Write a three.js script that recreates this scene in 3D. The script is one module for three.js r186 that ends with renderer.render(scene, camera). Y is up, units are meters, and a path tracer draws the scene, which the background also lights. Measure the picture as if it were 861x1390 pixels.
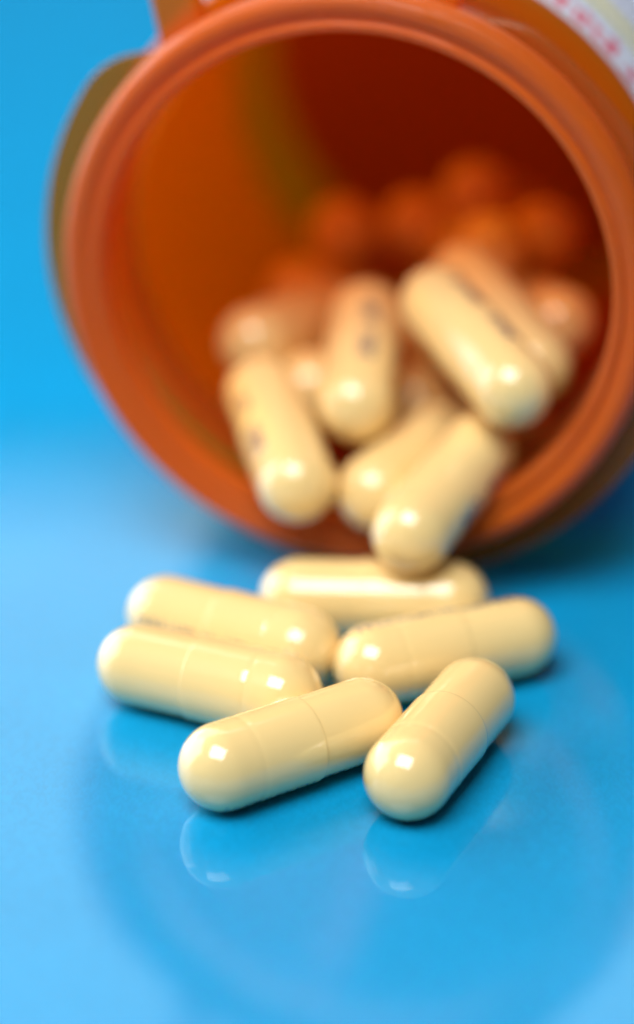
import * as THREE from 'three';
import { RectAreaLightUniformsLib } from 'three/addons/lights/RectAreaLightUniformsLib.js';
import { RoundedBoxGeometry } from 'three/addons/geometries/RoundedBoxGeometry.js';
RectAreaLightUniformsLib.init();

// ---------------------------------------------------------------- camera, lamps, exposure
const MM = 0.001, V = (x, y, z) => new THREE.Vector3(x, y, z), P = Math.PI;
const lin = (r, g, b) => new THREE.Color().setRGB(r, g, b);
const scene = new THREE.Scene();
scene.background = lin(0.06, 0.06, 0.06);                     // the dim studio room around the table

const camera = new THREE.PerspectiveCamera(21.28, 634 / 1024, 0.02, 20);
camera.position.set(0, 112.08 * MM, 232.2 * MM);
camera.lookAt(0, 0, 0);
camera.focus = camera.position.distanceTo(V(0, 0, 0)) - 45 * MM;
camera.userData.fStop = 6.5;                                    // about a 13 mm wide opening: shallow macro focus
scene.add(camera);

const renderer = new THREE.WebGLRenderer({ antialias: true });
renderer.toneMapping = THREE.LinearToneMapping;
renderer.toneMappingExposure = 1;
renderer.shadowMap.enabled = true;

const names = {};
function numbered(n) { const k = names[n] = (names[n] ?? -1) + 1; return k ? `${n}_${String(k).padStart(3, '0')}` : n; }
function tag(o, label, category, group) { o.userData = { ...o.userData, label, category }; if (group) o.userData.group = group; return o; }
function part(name, geometry, material, parent) {
  const m = new THREE.Mesh(geometry, material); m.name = name; m.castShadow = m.receiveShadow = true; parent.add(m); return m;
}
function thing(name, label, category, group) {
  const g = new THREE.Group(); g.name = numbered(name); tag(g, label, category, group); scene.add(g); return g;
}

const blackCloth = new THREE.MeshStandardMaterial({ color: lin(0.02, 0.02, 0.022), roughness: 0.9 });
function softbox(label, at, aim, w, h, radiance, color) {
  const g = thing('softbox', label, 'studio light');
  g.position.copy(at); g.lookAt(aim);                          // +z of the group looks at what it lights
  const glow = new THREE.MeshStandardMaterial({ color: lin(0.8, 0.8, 0.8), roughness: 0.9, emissive: color, emissiveIntensity: 0.8 });
  part('diffuser', new THREE.BoxGeometry(w, h, 0.004), glow, g);
  for (const s of [-1, 1]) {
    const a = part('side_panel', new RoundedBoxGeometry(0.012, h + 0.03, 0.16, 2, 0.004), blackCloth, g); a.position.set(s * (w / 2 + 0.01), 0, -0.075);
    const b = part('side_panel', new RoundedBoxGeometry(w, 0.012, 0.16, 2, 0.004), blackCloth, g); b.position.set(0, s * (h / 2 + 0.01), -0.075);
  }
  part('back_panel', new RoundedBoxGeometry(w + 0.02, h + 0.02, 0.012, 2, 0.004), blackCloth, g).position.z = -0.15;
  const l = new THREE.RectAreaLight(color, radiance, w, h);
  l.position.z = 0.006; l.rotation.y = P; l.name = 'lamp';      // a RectAreaLight shines along its own -z
  g.add(l);
}
const subject = V(0, 0.006, 0.045);
softbox('large white softbox above and in front of the capsules', subject.clone().add(V(-0.2, 0.9, 0.4).normalize().multiplyScalar(1.25)), subject, 0.82, 0.66, 9.6, lin(1, 0.985, 0.95));
softbox('big dim softbox standing to the left of the bottle', V(-0.75, 0.34, -0.45), V(0, 0.02, -0.02), 1.3, 0.9, 2.5, lin(1, 0.98, 0.95));
softbox('wide pale softbox standing behind the bottle', V(-0.12, 0.6, -0.6), V(-0.02, 0.40, 0.05), 0.9, 0.58, 0.52, lin(1, 0.9, 0.8));

// ---------------------------------------------------------------- textures
let seed = 7;
const rnd = () => { seed = (seed * 1664525 + 1013904223) >>> 0; return seed / 4294967296; };
function tileNoise(n, cells, aspect = 1) {                     // smooth value noise that tiles
  const cx = cells, cy = Math.max(1, Math.round(cells * aspect)), g = Array.from({ length: cx * cy }, rnd), out = new Float32Array(n * n);
  for (let y = 0; y < n; y++) for (let x = 0; x < n; x++) {
    const fx = x / n * cx, fy = y / n * cy, ix = Math.floor(fx), iy = Math.floor(fy);
    let u = fx - ix, v = fy - iy; u = u * u * (3 - 2 * u); v = v * v * (3 - 2 * v);
    const q = (i, j) => g[((iy + j) % cy) * cx + (ix + i) % cx];
    out[y * n + x] = (q(0, 0) * (1 - u) + q(1, 0) * u) * (1 - v) + (q(0, 1) * (1 - u) + q(1, 1) * u) * v;
  }
  return out;
}
function greyTexture(n, layers, lo = 0, hi = 1) {              // layers: [cells, aspect, weight]
  const sum = new Float32Array(n * n); let total = 0;
  for (const [c, a, w] of layers) { const t = tileNoise(n, c, a); total += w; for (let i = 0; i < sum.length; i++) sum[i] += w * t[i]; }
  const d = new Uint8Array(n * n * 4);
  for (let i = 0; i < sum.length; i++) { const v = 255 * (lo + (hi - lo) * sum[i] / total); d[4 * i] = d[4 * i + 1] = d[4 * i + 2] = v; d[4 * i + 3] = 255; }
  const t = new THREE.DataTexture(d, n, n); t.wrapS = t.wrapT = THREE.RepeatWrapping; t.magFilter = THREE.LinearFilter; t.needsUpdate = true; return t;
}
function canvasTexture(w, h, draw) {
  const c = document.createElement('canvas'); c.width = w; c.height = h; draw(c.getContext('2d'));
  const t = new THREE.CanvasTexture(c); t.colorSpace = THREE.SRGBColorSpace; t.wrapS = t.wrapT = THREE.RepeatWrapping; return t;
}

// ---------------------------------------------------------------- the blue glossy sheet
{
  const grain = greyTexture(512, [[128, 0.5, 1], [256, 0.6, 1.2], [40, 1, 0.5]]);
  grain.repeat.set(60, 60);
  const tint = greyTexture(512, [[6, 1, 1], [90, 0.6, 0.6], [220, 0.5, 1.6]], 0.8, 1.02); tint.repeat.set(40, 40);
  const sheet = new THREE.Mesh(new THREE.BoxGeometry(1.6, 0.002, 1.6), new THREE.MeshPhysicalMaterial({
    color: lin(0.003, 0.34, 0.70), map: tint, roughness: 0.06, ior: 1.5, bumpMap: grain, bumpScale: 0.0000025 }));
  sheet.position.set(0, -0.001, -0.2); sheet.name = 'tabletop'; sheet.receiveShadow = sheet.castShadow = true;
  sheet.userData = { kind: 'structure', label: 'glossy bright blue sheet under the bottle and capsules' };
  scene.add(sheet);
}

// ---------------------------------------------------------------- the amber bottle
const axis = V(-Math.sin(0.2269), Math.sin(0.016), Math.cos(0.2269)).normalize();
{
  const g = thing('pill_bottle', 'orange translucent plastic pill bottle lying on its side with open mouth', 'pill bottle');
  const up = V(0, 1, 0).addScaledVector(axis, -axis.y).normalize(), left = V().crossVectors(axis, up);
  g.matrix.makeBasis(left, axis, up); g.quaternion.setFromRotationMatrix(g.matrix);
  g.position.set(2.85, 28.5, 16.0).multiplyScalar(MM);
  // inside the group: +y out of the mouth, +z up, -x to the right
  const dir = (deg) => V(-Math.cos(deg * P / 180), 0, Math.sin(deg * P / 180));
  const scuff = greyTexture(256, [[8, 1, 1], [40, 3, 1], [110, 1, 0.6]], 0.7, 1.3);
  const amber = (o) => new THREE.MeshPhysicalMaterial({ color: lin(0.98, 0.40, 0.012), transmission: 0.8, thickness: 0, roughness: 0.3, specularIntensity: 0.4, ior: 1.5, side: THREE.DoubleSide, ...o });
  const rimMat = amber({ transmission: 0.5, roughness: 0.4, specularIntensity: 0.6, color: lin(0.92, 0.2, 0.012), bumpMap: scuff, bumpScale: 0.00004 });
  const neckMat = amber({ color: lin(0.96, 0.60, 0.12), transmission: 0.93, roughness: 0.2 });
  const bodyMat = amber({});
  const collarMat = amber({ color: lin(0.86, 0.42, 0.08), transmission: 0.85, roughness: 0.22 });
  const lugMat = amber({ color: lin(0.92, 0.36, 0.04), transmission: 0.72, roughness: 0.25 });
  const lathe = (pts) => new THREE.LatheGeometry(pts.map(([r, t]) => new THREE.Vector2(r * MM, -t * MM)), 160);
  const smooth = (pts, n) => new THREE.CatmullRomCurve3(pts.map(([r, t]) => V(r, t, 0)), false, 'centripetal').getPoints(n).map((p) => [p.x, p.y]);
  // rim and neck: one closed section
  part('rim', lathe([[22.15, 3.4], ...smooth([[22.1, 3.0], [22.1, 1.5], [22.2, 0.75], [22.5, 0.35], [22.9, 0.3], [23.2, 0.55], [23.6, 0.4], [24.1, 0.08], [24.7, 0.0], [25.2, 0.2], [25.55, 0.65], [25.75, 1.3], [25.7, 2.2], [25.3, 2.7], [24.7, 2.9]], 56), [24.5, 3.2], [24.48, 3.4], [22.15, 3.4]]), rimMat, g);
  part('neck', lathe([[22.15, 3.42], [24.46, 3.42], [24.45, 11.5], [22.15, 11.5], [22.15, 3.42]]), neckMat, g);
  // body: outer wall, bottom, inner wall
  part('body', lathe([[22.2, 11.52], [24.5, 11.52], ...smooth([[25.6, 11.58], [26.2, 11.8], [26.4, 12.4]], 6), [26.4, 78.5], [25.2, 78.5], [25.2, 14.4], ...smooth([[25.2, 13.6], [24.6, 12.8], [22.2, 12.4]], 6), [22.2, 11.52]]), bodyMat, g);
  part('base', lathe([[26.4, 78.55], ...smooth([[26.4, 79.4], [25.8, 80.2], [22, 80.2]], 8), [0.001, 79.6], [0.001, 77.6], [25.15, 77.6], [25.15, 78.55], [26.4, 78.55]]), amber({ roughness: 0.95, transmission: 0.5, color: lin(0.5, 0.12, 0.01) }), g);
  // collar: a flange behind the rim, open at the top between its two ends
  const a0 = 69, a1 = -229, outer = [], inner = [];
  for (let i = 0; i <= 120; i++) {
    const a = a0 + (a1 - a0) * i / 120, e = Math.min(1, Math.min(a0 - a, a - a1) / 16), k = Math.sin(e * P / 2), r = 24.55 + (4.0 - 1.9 * Math.exp(-(((a + 135) / 36) ** 2)) - 2.1 * Math.exp(-(((a - 48) / 34) ** 2))) * k;
    outer.push([-Math.cos(a * P / 180) * r, Math.sin(a * P / 180) * r]);
    inner.push([-Math.cos(a * P / 180) * 24.5, Math.sin(a * P / 180) * 24.5]);
  }
  const s = new THREE.Shape([...outer, ...inner.slice(1, -1).reverse()].map(([x, y]) => new THREE.Vector2(x * MM, y * MM)));
  const flange = new THREE.ExtrudeGeometry(s, { depth: 0.9 * MM, bevelEnabled: true, bevelThickness: 0.25 * MM, bevelSize: 0.25 * MM, bevelOffset: -0.25 * MM, bevelSegments: 3 });
  flange.rotateX(P / 2);                                        // extruded along -y: towards the bottle's bottom
  flange.translate(0, -3.6 * MM, 0);
  part('collar', flange, collarMat, g);
  // two upright lugs in the gap of the collar
  for (const [base, lean, w, r0, len] of [[130.3, 102, 4.2, 24.2, 9], [75.5, 78, 3.6, 24.3, 5.0]]) {
    const q = part('lug', new RoundedBoxGeometry(w * MM, 2.4 * MM, len * MM, 4, 0.7 * MM), lugMat, g), d = dir(lean);
    q.position.copy(dir(base)).multiplyScalar((r0) * MM).addScaledVector(d, len / 2 * MM); q.position.y = -6.0 * MM;
    q.rotation.y = Math.atan2(d.x, d.z);
  }
  // printed paper label with a gap along the top
  const print = canvasTexture(2048, 1024, (c) => {
    c.fillStyle = '#d9e2f2'; c.fillRect(0, 0, 2048, 1024);
    const row = (y, h, col, gap, x0 = 0, x1 = 2048) => { c.fillStyle = col; for (let x = x0; x < x1;) { const w = h * (0.3 + rnd() * 0.5); c.fillRect(x, y, w * 0.4, h); c.fillRect(x, y + (rnd() < 0.5 ? 0 : h * 0.8), w, h * 0.2); x += w + h * 0.25; if (rnd() < 0.16) x += gap; } };
    row(30, 80, '#dc1450', 30); row(44, 50, '#dc1450', 90);
    c.fillStyle = '#d6cf1e'; c.fillRect(0, 190, 2048, 46);
    for (let k = 0; k < 14; k++) row(290 + k * 50, 26, k % 4 ? '#5f7fb8' : '#3d5d9c', 60);
    row(140, 24, '#7fa6cf', 50);
  });
  const deg = P / 180, gap0 = 99, gap1 = 107;                    // polar angles, 90 = top, 0 = right
  const sheet = (from, to, through, map) => {                        // a printed strip of the bottle's outside between two polar angles
    const lab = new THREE.CylinderGeometry(26.5 * MM, 26.5 * MM, 50.4 * MM, 120, 1, true, 0, (to - from) * deg);
    const labelMesh = part('label', lab, new THREE.MeshPhysicalMaterial({ map, color: map ? 0xffffff : 0xeceae6, roughness: 0.98, side: THREE.DoubleSide, transmission: through, thickness: 0 }), g);
    labelMesh.position.y = (-12.5 - 25.2) * MM;
    labelMesh.rotation.y = (from - 90) * deg;                   // CylinderGeometry starts at +z (polar 90) and turns towards +x (left, polar 180)
  };
  sheet(gap1, 238, 0.6, null);
  sheet(239, gap0 + 360, 0.16, print);
}

// ---------------------------------------------------------------- the capsules
const HALF = 6.4, R = 3.5;
function capsuleProfile(kind) {
  const pts = [];
  if (kind === 'cap') {                                         // rolled edge, long wall with a snap groove, dome
    pts.push([3.34, -0.6], [3.37, -1.02], [3.44, -1.07], [3.485, -1.02], [3.5, -0.9]);
    for (let y = -0.6; y < HALF - 0.01; y += 0.15) pts.push([R - 0.04 * Math.exp(-(((y - 4.55) / 0.22) ** 2)), y]);
    for (let i = 0; i <= 22; i++) { const a = i / 22 * P / 2; pts.push([Math.max(1e-4, R * Math.cos(a)), HALF + R * Math.sin(a)]); }
  } else {
    const r = 3.37;
    for (let i = 22; i >= 0; i--) { const a = i / 22 * P / 2; pts.push([Math.max(1e-4, r * Math.cos(a)), -HALF - 0.0 - R * 0.985 * Math.sin(a)]); }
    for (let y = -HALF + 0.2; y < -0.3; y += 0.2) pts.push([r, y]);
  }
  const g = new THREE.LatheGeometry(pts.map(([a, b]) => new THREE.Vector2(a * MM, b * MM)), 96);
  const uv = g.attributes.uv, p = g.attributes.position;
  for (let i = 0; i < uv.count; i++) uv.setY(i, p.getY(i) / MM / 19.8 + 0.5);
  return g;
}
const capGeometry = capsuleProfile('cap'), bodyGeometry = capsuleProfile('body');
// small grey print running lengthwise, too small and soft to read in the photograph
function imprint(strength, starts) {
  return canvasTexture(1024, 1024, (c) => {
    c.fillStyle = 'rgb(249,218,150)'; c.fillRect(0, 0, 1024, 1024);
    c.translate(512, 512); c.rotate(-P / 2);
    c.strokeStyle = `rgba(66,70,104,${strength})`; c.lineWidth = 9; c.lineCap = 'round';
    const h = 68, w = 34;
    for (const x0 of starts) for (let k = 0; k < 4; k++) {
      const x = x0 + k * (w + 14) - 60, y = -h / 2, v = Math.floor(rnd() * 5);
      c.beginPath();
      c.moveTo(x, y + h); c.lineTo(x, y);
      if (v === 0) { c.lineTo(x + w / 2, y + h * 0.6); c.lineTo(x + w, y); c.lineTo(x + w, y + h); }
      if (v === 1) { c.lineTo(x + w, y + h * 0.2); c.lineTo(x, y + h * 0.5); c.lineTo(x + w, y + h); }
      if (v === 2) { c.moveTo(x + w, y); c.lineTo(x + w, y + h); c.moveTo(x, y + h / 2); c.lineTo(x + w, y + h / 2); }
      if (v === 3) { c.moveTo(x, y + h); c.lineTo(x + w, y + h); c.moveTo(x, y + h / 2); c.lineTo(x + w * 0.8, y + h / 2); }
      if (v === 4) { c.lineTo(x + w, y); c.lineTo(x + w, y + h); c.lineTo(x, y + h); }
      c.stroke();
    }
  });
}
const gelBump = greyTexture(512, [[10, 0.5, 1], [26, 0.25, 0.9], [60, 0.2, 0.25]]);
const gel = [[0.9, [-205, 85]], [0.55, [-330, -130, 80, 275]]].map((s) => new THREE.MeshPhysicalMaterial({ map: imprint(...s), roughness: 0.14, ior: 1.5, bumpMap: gelBump, bumpScale: 0.000018, clearcoat: 1, clearcoatRoughness: 0.02 }));

const prototype = new THREE.Group();
part('cap', capGeometry, gel[0], prototype);
part('body', bodyGeometry, gel[0], prototype);
const GROUP_TABLE = 'capsules spilled on the blue sheet', GROUP_BOTTLE = 'capsules heaped in the bottle';
// body end, cap end (mm), the way its print faces
function capsule(label, group, b, c, face) {
  const o = prototype.clone(); o.name = numbered('capsule'); tag(o, label, 'capsule', group); scene.add(o);
  const m = gel[group === GROUP_TABLE ? 1 : 0]; o.children.forEach((k) => { k.material = m; });
  const p = V(...b), q = V(...c), y = q.clone().sub(p).normalize(), f = V(...face), z = f.addScaledVector(y, -f.dot(y)).normalize(), x = V().crossVectors(y, z);
  // the print sits at u = 0.5, which a lathe puts at -z
  o.quaternion.setFromRotationMatrix(new THREE.Matrix4().makeBasis(x.negate(), y, z.negate()));
  o.position.copy(p.add(q).multiplyScalar(MM / 2));
}
const T = GROUP_TABLE, B = GROUP_BOTTLE;
capsule('pale yellow capsule nearest the lens in the middle, its cap turned to the lower left', T, [3.48, 3.50, 45.17], [-7.21, 3.50, 52.19], [0.15, -0.75, 0.65]);
capsule('pale yellow capsule at the very front on the right, pointing end-on towards the viewer', T, [12.52, 3.50, 41.91], [7.00, 3.50, 53.46], [0.5, -1, -0.3]);
capsule('pale yellow capsule farthest to the right on the blue sheet, its far end uncovered', T, [16.65, 3.50, 31.29], [4.75, 3.50, 36.20], [0, 0.95, -0.32]);
capsule('pale yellow capsule lying crosswise under the bottle mouth with a long bright streak', T, [-1.48, 3.50, 24.10], [11.35, 3.50, 24.82], [0, -1, -0.4]);
capsule('pale yellow capsule on the left, just behind the leftmost one and touching it', T, [-12.72, 3.50, 27.40], [-1.45, 3.50, 33.36], [-0.25, 0.12, 1]);
capsule('leftmost pale yellow capsule on the blue sheet', T, [-14.61, 3.50, 36.14], [-2.97, 3.50, 41.28], [0, -1, -0.3]);
capsule('capsule sliding out over the bottle rim onto the crosswise capsule', B, [14.16, 13.07, 14.53], [8.04, 10.47, 25.48], [0.75, -0.1, 0.7]);
capsule('capsule on the rim just left of the one that slides out', B, [11.36, 10.48, 5.53], [5.12, 10.01, 16.70], [0, -1, 0]);
capsule('leftmost capsule resting on the rim, with grey print along its left flank', B, [-4.90, 14.87, 6.26], [-1.73, 11.60, 18.21], [-0.6, 0.4, 0.7]);
capsule('steep capsule in the middle of the mouth, its grey print facing forward', B, [4.51, 19.36, -1.17], [3.42, 15.99, 11.13], [0.12, 0.75, 0.65]);
capsule('big capsule at the upper right of the heap, leaning left, print along its right side', B, [10.69, 23.64, 6.32], [16.79, 19.95, 16.96], [0.6, 0.55, 0.6]);
capsule('darker capsule close behind the big one that leans left', B, [13.65, 22.84, -2.02], [19.25, 18.66, 8.66], [0, -1, 0]);
capsule('capsule at the left edge of the heap, behind the printed one on the rim', B, [0.72, 15.08, -13.31], [-5.68, 16.37, -2.32], [0, -1, -1]);
capsule('capsule end at the right edge of the heap, seen head-on', B, [19.71, 16.46, -12.18], [22.19, 19.23, 0.03], [0, -1, 0]);
capsule('dim orange capsule deep in the bottle, leftmost of the far ones', B, [7.71, 11.71, -38.56], [2.54, 17.75, -28.53], [0, -1, 0]);
capsule('dim orange capsule deep in the bottle above the steep middle one', B, [15.98, 12.11, -38.40], [10.15, 18.36, -28.88], [0, -1, 0]);
capsule('highest dim capsule at the back of the heap', B, [22.00, 15.88, -37.66], [16.05, 21.87, -28.05], [0, -1, 0]);
capsule('dim brown capsule at the upper right of the heap, above the head-on end', B, [19.77, 15.71, -26.03], [21.95, 22.25, -15.25], [0, -1, 0]);
capsule('capsule glimpsed low between the left printed one and the steep middle one', B, [2.94, 8.43, -10.04], [-0.54, 13.30, 1.26], [0.4, 0.5, 1]);
capsule('capsule glimpsed in the gap between the steep one and the big leaning one', B, [10.13, 7.50, -13.55], [9.27, 10.75, -1.20], [0.2, 0.6, 1]);
capsule('shaded capsule under the big leaning one, against the right wall', B, [16.83, 9.14, -9.73], [17.75, 11.58, 2.80], [0, -1, 0]);
capsule('shaded capsule in the heart of the heap behind the big leaning one', B, [16.05, 11.45, -19.28], [11.03, 16.02, -8.43], [0, -1, 0]);
capsule('shaded capsule behind the left edge capsule, low in the heap', B, [4.42, 9.09, -29.49], [-1.74, 14.52, -19.69], [0, -1, 0]);
capsule('dim capsule at the back between the head-on end and the highest one', B, [13.82, 18.69, -20.00], [16.30, 23.52, -8.41], [0, -1, 0]);

scene.traverse((o) => { if (o.isMesh) o.castShadow = o.receiveShadow = true; });
renderer.render(scene, camera);
